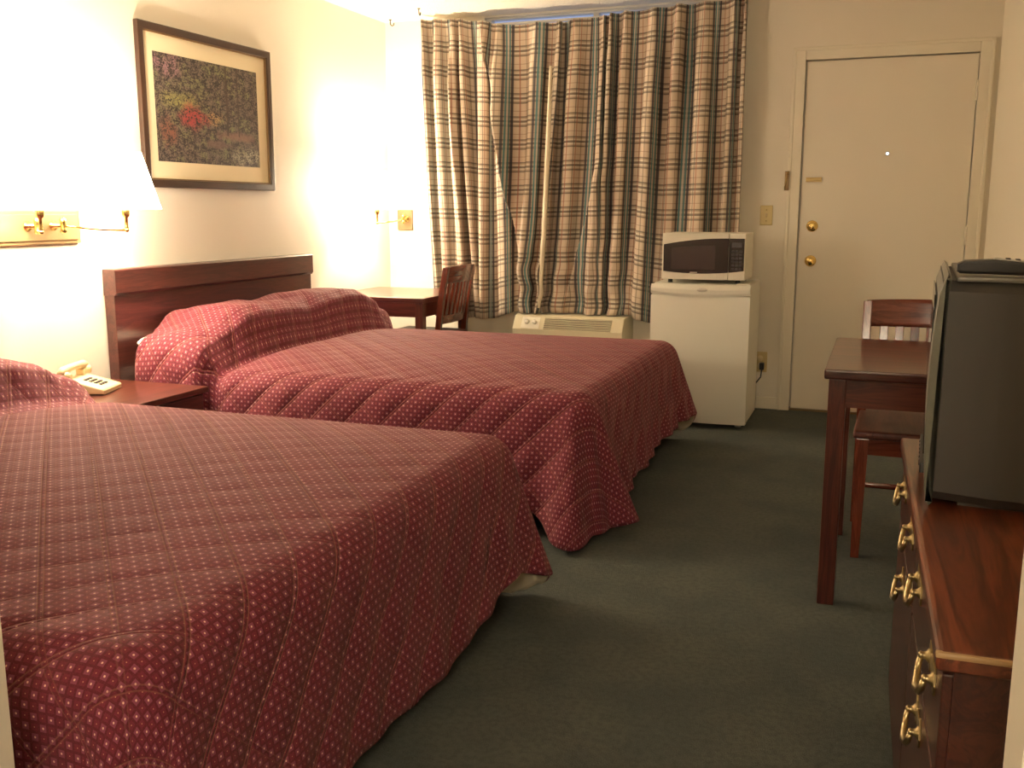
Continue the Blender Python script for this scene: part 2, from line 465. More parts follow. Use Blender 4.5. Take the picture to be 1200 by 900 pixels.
c1, fn1 = curtain('curtain', 'plaid curtain panel beside the corner lamp, sagging at its inner top edge',
    keyed([(0, -2.812), (.4, -2.56), (.62, -2.36), (1, -1.885)]), keyed([(0, -2.735), (.5, -2.42), (1, -2.03)]),
    keyed([(0, 2.377), (.40, 2.368), (.6, 2.338), (.75, 2.312), (1, 2.310)]), keyed([(0, .505), (.62, .498), (.8, .55), (1, .552)]), 7.5, 3, YC - .02, 0.03, ((-2.40, 2.30, -2.14, .80, .16, .085), (-2.62, 2.2, -2.50, .6, -.10, .03)))
c2, fn2 = curtain('curtain', 'plaid curtain panel hanging behind the microwave, pale lining showing on its edge',
    keyed([(0, -1.92), (.25, -1.63), (1, -.797)]), keyed([(0, -2.0), (.3, -1.64), (1, -.797)]),
    keyed([(0, 2.312), (.2, 2.330), (.45, 2.346), (.7, 2.366), (1, 2.390)]), keyed([(0, .552), (.5, .552), (.62, .50), (1, .50)]), 9.5, 8, YC + .012, 0.11, ((-1.66, 1.45, -1.83, .72, .15, .075), (-1.28, 2.1, -1.36, .6, -.12, .03)))
# turned-back lining strip along the leading edge
def strip(u, v):
    p = fn2(.0, v); p.x += -.010 + .027 * u * min(1, .3 + v * 1.6); p.y += -.046 - .012 * sin(pi * u); return p
o = B().grid(lambda u, v: strip(u, .15 + .83 * v), 6, 50).obj('lining_edge', 'curtain_lining', c2)
s = o.modifiers.new('thickness', 'SOLIDIFY'); s.thickness = .003

# ceiling hooks
for i, (x, y, lab) in enumerate(((-3.065, 5.95, 'small dark cup hook in the ceiling corner nearer the left wall'), (-2.735, 5.69, 'small dark cup hook in the ceiling in front of the curtain'))):
    h = thing('ceiling_hook', (x, y, ZC), lab, 'hook', group='cup hooks in the ceiling')
    B().lathe([(.010, 0), (.009, .004), (.003, .006)], (0, 0, 0), (0, 0, -1), 14).obj('flange', 'hook_iron', h)
    pts = [(0, 0, -.004), (0, 0, -.024)] + [(.012 - .012 * cos(a), 0, -.024 - .014 * sin(a)) for a in [k * pi / 8 for k in range(1, 10)]]
    B().tube(pts, .0036).obj('hook', 'hook_iron', h); h.rotation_euler.z = .6 + i

# switch and outlet
sw = thing('light_switch', (-.655, YB, 1.163), 'ivory toggle light switch plate on the wall between curtain and door', 'light switch')
B().box(-.036, .036, -.006, 0, -.058, .058, .004).obj('switch_plate', 'ivory_plate', sw)
B().prism([(-.008, -.010), (-.020, .010), (-.006, .012)], -.005, .005, 'x').obj('toggle', 'cream_plastic', sw)
for z in (-.032, .032): B().lathe([(.004, .005), (.003, .0075)], (0, 0, z), (0, -1, 0), 10).obj('screw', 'antique_brass', sw)
ou = thing('wall_outlet', (-.652, YB, .287), 'ivory wall outlet with a black plug, beside the refrigerator', 'outlet')
B().box(-.040, .040, -.006, 0, -.062, .062, .004).obj('outlet_plate', 'ivory_plate', ou)
for z in (-.022, .022): B().lathe([(.017, .006), (.016, .009)], (0, 0, z), (0, -1, 0), 20).obj('socket', 'cream_plastic', ou)

# ------------------------------------------------------------------ furniture against the back wall
# refrigerator (local origin: front left floor corner)
FX, FY = -1.187, 5.375
fr = thing('mini_refrigerator', (FX, FY, 0), 'white mini refrigerator with a curved top lip on its door, under the microwave', 'refrigerator')
fw, fh, fd = .540, .800, .48
b = B(); b.box(.003, fw - .003, .058, fd, .025, fh - .002, .010)
for x in (.05, fw - .05):
    for y in (.10, fd - .06): b.cyl((x, y, 0), (x, y, .03), .018)
b.obj('cabinet', 'white_enamel', fr)
def bow(x): return -.012 * (1 - ((x - fw / 2) / (fw / 2)) ** 2)
pts = [(x, bow(x)) for x in [fw * k / 20 for k in range(21)]] + [(fw, .048), (0, .048)]
dd = B().prism(pts, .028, .735, 'z', .004).obj('door', 'white_enamel', fr); smooth_all(dd, 30)
# top lip: a curved cap whose lower edge dips to the middle
def cap(u, v):
    x = fw * u; zl = .742 - .016 * (1 - (2 * u - 1) ** 2) ; zt = .795
    z = lerp(zl, zt, v); y = bow(x) - .010 + .014 * max(0, v - .6) / .4 * 1.0 + (.006 if v < .12 else 0)
    return Vector((x, y, z))
b = B(); b.grid(cap, 24, 10); b.box(.002, fw - .002, .004, .048, .737, .794, .006)
lip = b.obj('door_top_lip', 'white_enamel', fr)
B().lathe([(.030, 0), (.028, .003), (.01, .004)], (0, 0, 0), (0, -1, 0), 24).xf(Matrix.Translation((.285, bow(.285) - .008, .768)) @ Matrix.Diagonal((1, 1, .42, 1))).obj('badge', 'badge_grey', fr)
B().box(fw - .075, fw - .008, .012, .105, fh - .004, fh + .004, .002).obj('hinge_cover', 'white_plastic', fr)
b = B(); b.tube([(fw + .008, fd + .085, .262), (fw + .008, fd + .07, .230), (fw + .005, fd + .065, .20), (fw - .02, fd + .06, .165), (fw - .05, fd + .055, .140), (fw - .10, fd + .045, .15), (fw - .14, fd + .02, .16), (fw - .16, fd - .01, .16)], .0042, 8)
co = b.xf(Matrix.Translation((0, .08, 0))).obj('power_cord', 'black_plastic', fr)
B().box(fw - .006, fw + .020, fd + .150, fd + .188, .243, .285, .005).obj('plug', 'black_plastic', co)
# microwave
mw = thing('microwave_oven', (-1.135, 5.405, fh + .001), 'white countertop microwave with a dark arched door window, on the refrigerator', 'microwave')
ww, wh, wd = .450, .270, .330; zf = .018
B().box(0, ww, .012, wd, zf, wh, .006).obj('housing', 'white_plastic', mw)
for x in (.04, ww - .04):
    for y in (.04, wd - .04): B().cyl((x, y, 0), (x, y, zf), .014, .012).obj('foot', 'dark_rubber', mw)
xs = .362
dpn = B().box(0, xs - .0015, -.006, .012, zf + .001, wh - .001, .004).obj('door', 'white_plastic', mw)
ctl = B().box(xs + .0015, ww, -.006, .012, zf + .001, wh - .001, .004).obj('control_panel', 'white_plastic', mw)
def ztop_(x): return lerp(.207, .243, 1 - (1 - min(1, x / .34)) ** 1.9)
def zbot_(x): return .052 + .012 * ((x - .2) / .2) ** 2 + .000
def band(x0, x1, y0, y1, inset=0.):
    k = 16; xs_ = [lerp(x0, x1, i / k) for i in range(k + 1)]
    return [(x, zbot_(x) + inset) for x in xs_] + [(x, ztop_(x) - inset) for x in xs_[::-1]]
B().prism(band(.008, xs - .0015, 0, 0), -.0085, -.004, 'y').obj('door_glass', 'black_glass', dpn)
B().prism([(.05, .075), (.29, .075), (.29, .205), (.05, .192)], -.0095, -.008, 'y').obj('window_mesh', 'glass_window_mesh', dpn)
B().box(.155, .195, -.0096, -.008, .0555, .0605).obj('name_plate', 'badge_grey', dpn)
B().prism(band(xs + .0015, ww - .006, 0, 0), -.0085, -.004, 'y').obj('keypad_glass', 'black_glass', ctl)
b = B()
for r_ in range(6):
    for k in range(3): b.box(.378 + k * .020, .392 + k * .020, -.0098, -.008, .075 + r_ * .019, .086 + r_ * .019, .002)
b.obj('keypad', 'control_grey', ctl)
B().box(.378, .432, -.0094, -.008, .196, .222).obj('display', 'control_grey', ctl)

# air conditioner
ac = thing('air_conditioner', (-2.155, 5.76, 0), 'cream through-wall air conditioner unit under the window, curtain hem resting on top', 'air conditioner')
aw = .71
body = [(.0, .10), (.0, .46), (.055, .535), (.085, .545), (.29, .545), (.29, .10)]
B().prism(body, .0, aw, 'x', .006).obj('housing', 'ac_plastic', ac)
def slope(t, n=0.): # point on the sloped top face
    y = lerp(.0, .055, t); z = lerp(.46, .535, t); return y - n * .806, z + n * .592
def slab(x0, x1, t0, t1, n0, n1, name, mat, par):
    a = slope(t0, n0); c = slope(t1, n0); d_ = slope(t1, n1); e = slope(t0, n1)
    return B().prism([a, c, d_, e], x0, x1, 'x').obj(name, mat, par)
slab(.055, .175, .06, .93, -.001, .002, 'control_panel', 'white_plastic', ac)
slab(.205, .635, .06, .93, -.001, .0012, 'grille_recess', 'ac_dark', ac)
for k in range(7):
    slab(.205, .635, .08 + k * .125, .13 + k * .125, 0, .006, 'louver', 'ac_plastic', ac)
for x in (.09, .14):
    y, z = slope(.55); B().lathe([(.016, 0), (.014, .014), (.004, .016)], (x, y, z), (0, -.806, .592), 18).obj('dial', 'white_enamel', ac)
b = B(); [b.box(.05 + k * .03, .066 + k * .03, -.003, .0, .13, .43) for k in range(21)]; b.obj('front_grille', 'ac_plastic', ac)
B().box(.02, aw - .02, .06, .27, 0, .11).obj('pedestal', 'ac_dark', ac)

# ------------------------------------------------------------------ tables
def table(loc, wx, wy, h, label, top_t=.03, leg=.05):
    t = thing('dining_table', loc, label, 'table')
    B().box(0, wx, 0, wy, h - top_t, h, .006).obj('tabletop', 'wood_x', t)
    i_ = .014; z0, z1 = h - top_t - .085, h - top_t
    for y in (i_ + .008, wy - i_ - .028): B().box(i_ + leg, wx - i_ - leg, y, y + .020, z0, z1).obj('apron', 'wood_x', t)
    for x in (i_ + .008, wx - i_ - .028): B().box(x, x + .020, i_ + leg, wy - i_ - leg, z0, z1).obj('apron', 'wood_y', t)
    for x in (i_, wx - i_ - leg):
        for y in (i_, wy - i_ - leg): B().box(x, x + leg, y, y + leg, 0, z1, .004).obj('leg', 'wood_z', t)
    return t
table((-.138, 3.0, 0), .655, .78, .735, 'dark wooden table against the right wall behind the television')
table((XL + .02, 5.14, 0), .665, .70, .69, 'dark wooden corner table under the lamp beside the plaid curtain')

# chairs: local front is -y (seat at front), back at +y
def chair(loc, rz, label):
    t = thing('wooden_chair', loc, label, 'chair', rz, 'slatted wooden chairs')
    w_, d_, sh = .43, .42, .455
    # seat: gently dished slab
    def st(u, v):
        x = (u - .5) * w_; y = (v - .5) * d_; return Vector((x * lerp(1., .94, v), y, sh - .012 * (1 - (2 * u - 1) ** 2) * (1 - (2 * v - 1) ** 2)))
    o = B().grid(st, 14, 14).obj('seat', 'seat_wood', t); s_ = o.modifiers.new('t', 'SOLIDIFY'); s_.thickness = .028; s_.offset = -1
    bv = o.modifiers.new('b', 'BEVEL'); bv.width = .008; bv.segments = 3; bv.limit_method = 'ANGLE'
    b = B(); b.box(-.19, .19, -.195, -.175, sh - .085, sh - .028); b.box(-.185, .185, .17, .19, sh - .085, sh - .028)
    b.box(-.195, -.175, -.175, .17, sh - .085, sh - .028); b.box(.175, .195, -.175, .17, sh - .085, sh - .028); b.obj('seat_rail', 'chair_wood_x', t)
    for sx in (-1, 1):
        B().prism([(sx * .200, 0), (sx * .172, 0), (sx * .162, sh - .028), (sx * .204, sh - .028)], -.203, -.165, 'y', .003).obj('leg', 'chair_wood_z', t)
        # rear leg sweeps up into the back post
        pts = [(.235, 0), (.200, .22), (.190, sh), (.215, .66), (.252, .86)]
        b = B(); wv = .017; prof = [(y - wv, z) for y, z in pts] + [(y + wv, z) for y, z in pts[::-1]]
        b.prism(prof, sx * .197 - .016, sx * .197 + .016, 'x', .004); b.obj('rear_leg', 'chair_wood_z', t)
    for sx in (-1, 1): B().cyl((sx * .183, -.18, .22), (sx * .190, .20, .20), .011, n=10).obj('stretcher', 'chair_wood_y', t)
    B().cyl((-.186, .01, .21), (.186, .01, .21), .011, n=10).obj('stretcher', 'chair_wood_x', t)
    def yb(z): return .215 + (z - .66) * .185
    def rail(z0, z1, name, th=.020, crown=0.):
        n = 16
        def f(u, v):
            x = lerp(-.205, .205, u) if crown else lerp(-.182, .182, u)
            z = lerp(z0, z1 + crown * (1 - (2 * u - 1) ** 2), v); return Vector((x, yb(z) + .022 * (1 - (2 * u - 1) ** 2), z))
        o = B().grid(f, n, 6).obj(name, 'chair_wood_x', t); s_ = o.modifiers.new('t', 'SOLIDIFY'); s_.thickness = th; s_.offset = 0
        bv = o.modifiers.new('b', 'BEVEL'); bv.width = .005; bv.segments = 2; bv.limit_method = 'ANGLE'; return o
    rail(.765, .862, 'top_rail', .022, .006); rail(.520, .575, 'lower_rail')
    for k in range(6):
        x = -.135 + k * .054; c_ = .022 * (1 - (x / .2) ** 2)
        b = B(); b.prism([(yb(.56) + c_ - .007, .56), (yb(.78) + c_ - .007, .78), (yb(.78) + c_ + .007, .78), (yb(.56) + c_ + .007, .56)], x - .015, x + .015, 'x', .002)
        b.obj('slat', 'chair_wood_z', t)
    return t
chair((.160, 3.685, 0), 0, 'reddish wooden slat back chair tucked under the table behind the television')
chair((-2.645, 5.495, 0), -pi / 2, 'dark wooden slat back chair at the corner table in front of the plaid curtain')

# ------------------------------------------------------------------ dresser, television, remote
dz = .68
dra = atan2(.024, 1.19)
dre = thing('dresser', (.0905, 1.205, 0), 'low mahogany dresser with brass handles along the right wall', 'dresser', dra)
dl, ddp = 1.185, .405
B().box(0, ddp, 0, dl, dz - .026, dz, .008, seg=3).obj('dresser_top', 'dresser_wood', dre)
B().box(-.0012, ddp - .01, -.0012, .010, dz - .008, dz - .0005, .003).obj('edge_banding', 'dresser_edge', dre)
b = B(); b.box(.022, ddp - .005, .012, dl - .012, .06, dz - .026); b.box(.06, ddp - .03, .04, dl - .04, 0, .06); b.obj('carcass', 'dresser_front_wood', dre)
def handle(y, z, par):
    h = B()
    for s_ in (-1, 1):
        h.lathe([(.011, 0), (.010, .003), (.006, .006), (.0045, .011), (.006, .013), (.003, .016)], (0.009, y + s_ * .036, z), (-1, 0, 0), 12)
        h.prism([(y + s_ * .036 + a, z + c) for a, c in ((-.015, -.004), (-.010, -.018), (.010, -.018), (.015, -.004), (.011, .012), (0, .024), (-.011, .012))], .007, .0105, 'x', .001)
    h.prism([(y + a, z + c) for a, c in ((-.030, -.010), (.030, -.010), (.030, .008), (.012, .012), (0, .020), (-.012, .012), (-.030, .008))], .0075, .0100, 'x', .001)
    h.tube([(-.003, y - .036, z), (-.006, y - .036, z - .014), (-.008, y - .022, z - .026), (-.009, y, z - .030), (-.008, y + .022, z - .026), (-.006, y + .036, z - .014), (-.003, y + .036, z)], [.004, .0045, .005, .0065, .005, .0045, .004], 8)
    return h.obj('handle', 'handle_brass', par)
for z0, z1, ks, zh in ((.500, .645, (.20, .74), .60), (.085, .490, (.46,), .445)):
    for y0, y1 in ((.018, dl / 2 - .005), (dl / 2 + .005, dl - .018)):
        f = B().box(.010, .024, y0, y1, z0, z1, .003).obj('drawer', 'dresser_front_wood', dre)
        for k in ks: handle(lerp(y0, y1, k), zh, f)
# television: screen faces -x; local origin at near front bottom corner
tv = thing('television', (.102, 1.83, dz), 'grey tube television on the dresser, seen from its side', 'television', radians(-2.2))
tw, th_ = .50, .408
# cabinet tapering to the rear
def tvcab():
    secs = [(-.001, 0., tw, .012, th_ - .008), (.10, .0, tw, .006, th_ - .010), (.20, .004, tw - .004, .004, th_ - .012), (.27, .006, tw - .006, .006, th_ - .016), (.385, .05, tw - .05, .03, th_ - .07)]
    b = B(); rings = []
    for x, y0, y1, z0, z1 in secs:
        r_ = .018; rings.append([b.bm.verts.new((x, y, z)) for y, z in ((y0, z0 + r_), (y0 + r_, z0), (y1 - r_, z0), (y1, z0 + r_), (y1, z1 - r_), (y1 - r_, z1), (y0 + r_, z1), (y0, z1 - r_))])
    for a, c in zip(rings, rings[1:]):
        for i in range(8): b.bm.faces.new((a[i], a[(i + 1) % 8], c[(i + 1) % 8], c[i]))
    b.bm.faces.new(rings[0]); b.bm.faces.new(rings[-1][::-1]); bmesh.ops.recalc_face_normals(b.bm, faces=b.bm.faces)
    b.box(.05, .24, .03, tw - .03, 0, .012); return b
tvcab().obj('cabinet', 'tv_grey', tv)
def bez(z): # front face x by height: bulges towards the lower half
    return -.004 - .010 * sin(pi * min(1, max(0, z / th_))) ** .8
n = 14; prof = [(bez(th_ * k / n) if 0 < k < n else .002, th_ * k / n * .985 + .002) for k in range(n + 1)]
prof = [(.004, .002)] + prof + [(.006, th_ + .004), (.012, th_ - .002)]
b = B(); b.prism(prof, -.004, tw + .004, 'y', .008); bz = b.obj('front_bezel', 'tv_bezel', tv); smooth_all(bz, 50)
def scr(u, v): return Vector((-.0125 - .003 * (1 - (2 * u - 1) ** 2) * (1 - (2 * v - 1) ** 2), .045 + (tw - .09) * u, .085 + .285 * v))
o = B().grid(scr, 12, 10).obj('screen', 'tv_screen', tv); s_ = o.modifiers.new('t', 'SOLIDIFY'); s_.thickness = .003; s_.offset = 1
B().box(.020, .250, .003, tw - .003, th_ - .010, th_ - .001, .004).obj('top_panel', 'tv_silver', tv)
b = B(); b.box(-.016, -.004, .12, .38, .030, .050, .002); [b.box(-.018, -.010, .16 + k * .035, .178 + k * .035, .034, .046, .002) for k in range(6)]; b.obj('button_row', 'black_plastic', tv)
# remote lying across the top
ztv = dz + th_ + .004
re = thing('remote_control', (.122, 1.865, ztv), 'black remote control with silver top lying on the television', 'remote control', radians(-4))
re.rotation_euler.y = radians(1.5)
prof = [(.0, .004), (.006, .0), (.10, .001), (.185, .000), (.195, .006), (.195, .016), (.12, .022), (.06, .026), (.012, .022), (.0, .016)]
B().prism(prof, -.024, .024, 'y', .005).obj('case', 'black_plastic', re)
B().prism([(.055, .0262), (.12, .0222), (.19, .0165), (.19, .0185), (.12, .0245), (.058, .0280)], -.019, .019, 'y', .001).obj('face_plate', 'silver_trim', re)
for k in range(7):
    for q in (-1, 0, 1):
        x = .078 + k * .015; z = .0280 - (x - .058) * .0600 
        B().lathe([(.0042, 0), (.0036, .0025)], (x, q * .011, z - .001), (0, 0, 1), 10).obj('button', 'dark_rubber', re)

# ------------------------------------------------------------------ picture
pc = thing('framed_picture', (XL, 4.135, 1.266), 'framed garden print with cream mat on the left wall above the headboard', 'picture')
py0, py1, pz0, pz1 = -.476, .538, .032, .760
fwid = .036
def frame_bar(b, y0, y1, z0, z1): b.box(.002, .026, y0, y1, z0, z1, .006); return b
Z0, Z1 = .032, .760
b = B(); 
b.box(.002, .028, py0, py1, Z0, Z0 + fwid, .006); b.box(.002, .028, py0, py1, Z1 - fwid, Z1, .006)
b.box(.002, .028, py0, py0 + fwid, Z0 + fwid * .8, Z1 - fwid * .8, .006); b.box(.002, .028, py1 - fwid, py1, Z0 + fwid * .8, Z1 - fwid * .8, .006)
b.obj('frame', 'frame_wood', pc)
q = fwid; b = B()
b.box(.010, .021, py0 + q - .004, py1 - q + .004, Z0 + q - .004, Z0 + q + .006, .002); b.box(.010, .021, py0 + q - .004, py1 - q + .004, Z1 - q - .006, Z1 - q + .004, .002)
b.box(.010, .021, py0 + q - .004, py0 + q + .006, Z0 + q, Z1 - q, .002); b.box(.010, .021, py1 - q - .006, py1 - q + .004, Z0 + q, Z1 - q, .002)
b.obj('frame_lip', 'frame_gold', pc)
B().box(.004, .010, py0 + .03, py1 - .03, Z0 + .03, Z1 - .03).obj('mat', 'mat_board', pc)
iy0, iy1, iz0, iz1 = py0 + .105, py1 - .115, Z0 + .120, Z1 - .120
B().grid(lambda u, v: Vector((.0106, lerp(iy0, iy1, u), lerp(iz0, iz1, v))), 1, 1, lambda u, v: (u, v)).obj('print', 'garden_print', pc)

# ------------------------------------------------------------------ headboards
def headboard(y0, label):
    W_ = 1.575
    h = thing('headboard', (XL, y0, 0), label, 'headboard', group='mahogany headboards')
    B().prism([(.004, .30), (.058, .30), (.058, .855), (.004, .855)], 0, W_, 'y', .003).obj('panel', 'headboard_wood', h)
    b = B(); b.prism([(.004, .830), (.064, .830), (.073, .842), (.073, .938), (.066, .944), (.004, .944)], -.004, W_ + .004, 'y', .002); b.obj('cap_rail', 'headboard_wood', h)
    for y in (.08, W_ - .16): B().box(.006, .05, y, y + .08, 0, .31, .003).obj('leg', 'headboard_wood', h)
    return h
headboard(3.372, 'mahogany headboard below the framed picture'); 
headboard(1.10, 'mahogany headboard of the bed nearest the camera')

# ------------------------------------------------------------------ beds
BH = .535; BL = 2.03; BW = 1.50; C = .34
def set_length(L):
    global BL, P0, P1, P2, P3, P4, P5
    BL = L; P0, P1, P2, P3, P4 = 0, L, L + C, L + C + BW, L + 2 * C + BW; P5 = P4 + L
def bed_base(loc, label):
    t = thing('bed', loc, label, 'bed', group='beds under burgundy quilted bedspreads')
    i_ = .022
    B().box(.01, BL - i_, i_, BW - i_, .335, BH - .034, .05, seg=4).obj('mattress', 'mattress_ticking', t)
    B().box(.01, BL - .03, .03, BW - .03, .14, .330, .012).obj('box_spring', 'mattress_ticking', t)
    b = B(); b.box(.08, BL - .12, .08, BW - .08, .10, .139)
    for x in (.12, BL - .2):
        for y in (.12, BW - .16): b.cyl((x + .02, y + .02, 0), (x + .02, y + .02, .10), .02)
    b.obj('bed_frame', 'dark_bronze', t); return t

def bedspread(loc, label, flare, hem, seed, pil=.215, rip=1., cut=0., psc=1.):
    rnd = random.Random(seed)
    def pillow(x, y):
        e = keyed([(0, .80), (.12, .95), (.24, 1.), (.35, .98), (.41, .84), (.455, .32), (.49, 0)])(x * psc)
        side = keyed([(-.05, .62), (.06, .72), (.28, .98), (.55, .90), (.75, .84), (1.0, .96), (1.3, 1.0), (1.44, .85), (1.52, .55)])(y)
        return pil * e * side * (1 + .06 * ns(x * 6, y * 5, seed))
    def top(x, y):
        cr = (1 - abs(2 * y / BW - 1) ** 3.0) * (1 - max(0, (x / BL - .55) / .45) ** 3)
        edge = min(y, BW - y, BL - x)
        z = BH + .038 * cr + .006 * ns(x * 2.2, y * 2.2, seed) * min(1, max(0, edge) / .1)
        # tuck line in front of the pillows
        t = (x - .495) / .035; z -= .022 * math.exp(-t * t)
        return z + pillow(x, y)
    def skirt(p, k):
        """p perimeter, k 0..1 down the hang -> point, (u,v)"""
        if p <= P1: ax, ay, dx, dy = p, 0., 0., -1.
        elif p < P2: a = (p - P1) / C * pi / 2; ax, ay, dx, dy = BL, 0., sin(a), -cos(a)
        elif p <= P3: ax, ay, dx, dy = BL, p - P2, 1., 0.
        elif p < P4: a = (p - P3) / C * pi / 2; ax, ay, dx, dy = BL, BW, cos(a), sin(a)
        else: ax, ay, dx, dy = BL - (p - P4), BW, 0., 1.
        s = hem(p) * k
        fl = radians(flare(p))
        zt = top(ax, ay)
        ext = zt - top(max(ax, .6), ay)            # how much the pillow lifts this edge
        s_ = s * (hem(p) + ext * .8) / hem(p)
        rho = .10; A = pi / 2 - fl
        th = min(s_ / rho, A); rest = max(0., s_ - rho * A)
        hor = rho * sin(th) + rest * sin(fl); drop = rho * (1 - cos(th)) + rest * cos(fl)
        kk = k ** 1.4
        rp = rip * kk * (.020 * sin(p * 19 + 2.2 * sin(p * 4.1 + seed)) + .014 * sin(p * 41 + seed * 2) + .030 * ns(p * 2.6, seed, k))
        hor += rp
        # pillow end pushes the side out
        if p <= P1 or p >= P4: hor += .05 * keyed([(0, .35), (.3, .9), (.42, 1), (.475, -.35), (.58, 0)])(ax) * min(1, k * 3) * (1 - .4 * k)
        z = max(.012 + .004 * sin(p * 30), zt - drop)
        return Vector((ax + dx * hor, ay + dy * hor, z)), (ax + dx * s, ay + dy * s)
    b = B()
    nx, ny = 136, 100
    def gx(u, y): x0 = cut * max(0., 1 - y / .22) ** 1.3; return lerp(x0, BL, u)
    b.grid(lambda u, v: Vector((gx(u, v * BW), v * BW, top(gx(u, v * BW), v * BW))), nx, ny, lambda u, v: (gx(u, v * BW), v * BW))
    segs = [(P0 + cut, P1, nx), (P1, P2, 26), (P2, P3, ny), (P3, P4, 26), (P4, P5, nx)]
    for a, c, n_ in segs:
        b.grid(lambda u, v: skirt(lerp(a, c, u), v)[0], n_, 34, lambda u, v: skirt(lerp(a, c, u), v)[1])
    bmesh.ops.remove_doubles(b.bm, verts=b.bm.verts, dist=.0004)
    bmesh.ops.recalc_face_normals(b.bm, faces=b.bm.faces)
    up = sum(f.normal.z * f.calc_area() for f in b.bm.faces)
    if up < 0: bmesh.ops.reverse_faces(b.bm, faces=b.bm.faces)
    o = b.obj('bedspread', ['bedspread_cloth', 'spread_lining']); o.location = loc
    s = o.modifiers.new('thickness', 'SOLIDIFY'); s.thickness = .010; s.offset = -1; s.material_offset = 1; s.material_offset_rim = 0
    return tag(o, label, 'bedspread', 'burgundy quilted bedspreads')

HX = -3.075
B1 = (HX, 1.15, 0); B2 = (HX, 3.455, 0)
set_length(1.985)
bed_base(B1, 'bed nearest the camera, fully covered by a burgundy bedspread')
fl1 = keyed([(0, 1), (1.6, 1), (P1 - .15, 1), (P1 + .03, 3), (P1 + .10, 14), (P1 + .20, 8), (P2, 9), (P2 + .25, 5), (P2 + .7, 6), (P2 + 1.1, 8), (P3 - .12, 13), (P3 + .05, 19), (P3 + .17, 12), (P4 - .10, 0), (P4 + .05, 0), (P4 + .2, 4), (P5, 3)])
he1 = keyed([(0, .50), (P1, .54), (P2, .54), (P2 + .4, .53), (P2 + .95, .52), (P3 - .34, .485), (P3 - .13, .438), (P3 + .06, .505), (P3 + .16, .56), (P4 - .10, .60), (P4 + .1, .58), (P5, .50)])
bedspread(B1, 'burgundy dotted quilted bedspread in the foreground, on the bed nearest the camera', fl1, he1, 4, pil=.150, rip=.3, psc=1.12)
set_length(2.03)
bed_base(B2, 'bed below the framed picture, covered by a burgundy bedspread')
fl2 = keyed([(0, 5), (1.0, 7), (1.6, 9), (P1 - .12, 13), (P1 + .06, 28), (P1 + .15, 12), (P1 + .24, 14), (P2 - .03, 21), (P2 + .18, 8), (P2 + .6, 7), (P2 + 1.1, 10), (P3 - .05, 15), (P3 + .08, 20), (P3 + .20, 8), (P4 - .05, 1), (P5, 4)])
he2 = keyed([(0, .46), (P1 - .4, .47), (P1 - .14, .485), (P1 + .06, .625), (P1 + .15, .565), (P1 + .26, .565), (P2, .56), (P2 + .3, .50), (P3 - .2, .445), (P3 + .08, .455), (P3 + .2, .55), (P4, .58), (P5, .48)])
bedspread(B2, 'burgundy dotted quilted bedspread on the bed below the framed picture', fl2, he2, 9, cut=.10, rip=.6)
# pillow corner peeping out at the head of the far bed
def pill(u, v):
    a = (u - .5) * 2; c = v * 2 * pi
    hx = .20 * (1 - abs(a) ** 6 * .25); wy = .30
    e = (max(0., 1 - abs(a) ** 4)) ** .5
    return Vector((hx * cos(c) * (1 if abs(a) < .99 else .98), a * wy, .055 * e * sin(c)))
b = B(); b.grid(pill, 24, 32); pw = b.obj('pillow', 'pillowcase', None, weld=.0005, normals=True)
pw.location = (HX + .215, 3.455 + .235, BH + .088); tag(pw, 'white pillow under the far bedspread, one corner showing by the headboard', 'pillow')

# ------------------------------------------------------------------ nightstand and telephone
NY0, NY1, NX1, NZ = 2.81, 3.30, -2.572, .48
nd = NX1 - XL - .02
nst = thing('nightstand', (XL + .02, NY0, 0), 'dark wooden nightstand between the two beds, holding the telephone', 'nightstand')
nw = NY1 - NY0
B().box(0, nd, 0, nw, NZ - .025, NZ, .005).obj('nightstand_top', 'wood_y', nst)
b = B(); b.box(.01, nd - .03, .015, .033, .04, NZ - .025); b.box(.01, nd - .03, nw - .033, nw - .015, .04, NZ - .025); b.box(.01, .02, .03, nw - .03, .04, NZ - .025)
b.box(.02, nd - .03, .033, nw - .033, .10, .118); b.box(.02, nd - .03, .033, nw - .033, NZ - .17, NZ - .155); b.obj('carcass', 'wood_z', nst)
f = B().box(nd - .034, nd - .016, .02, nw - .02, NZ - .15, NZ - .032, .003).obj('drawer', 'wood_y', nst)
B().lathe([(.006, 0), (.006, .012), (.014, .018), (.010, .024)], (nd - .016, nw / 2, NZ - .09), (1, 0, 0), 14).obj('knob', 'brass', f)
for x in (.012, nd - .06):
    for y in (.016, nw - .056): B().box(x, x + .04, y, y + .04, 0, .05, .002).obj('foot', 'wood_z', nst)
# phone, front towards the far bed
ph = thing('telephone', (-2.935, 3.03, NZ), 'cream push button desk telephone on the nightstand', 'telephone', radians(20))
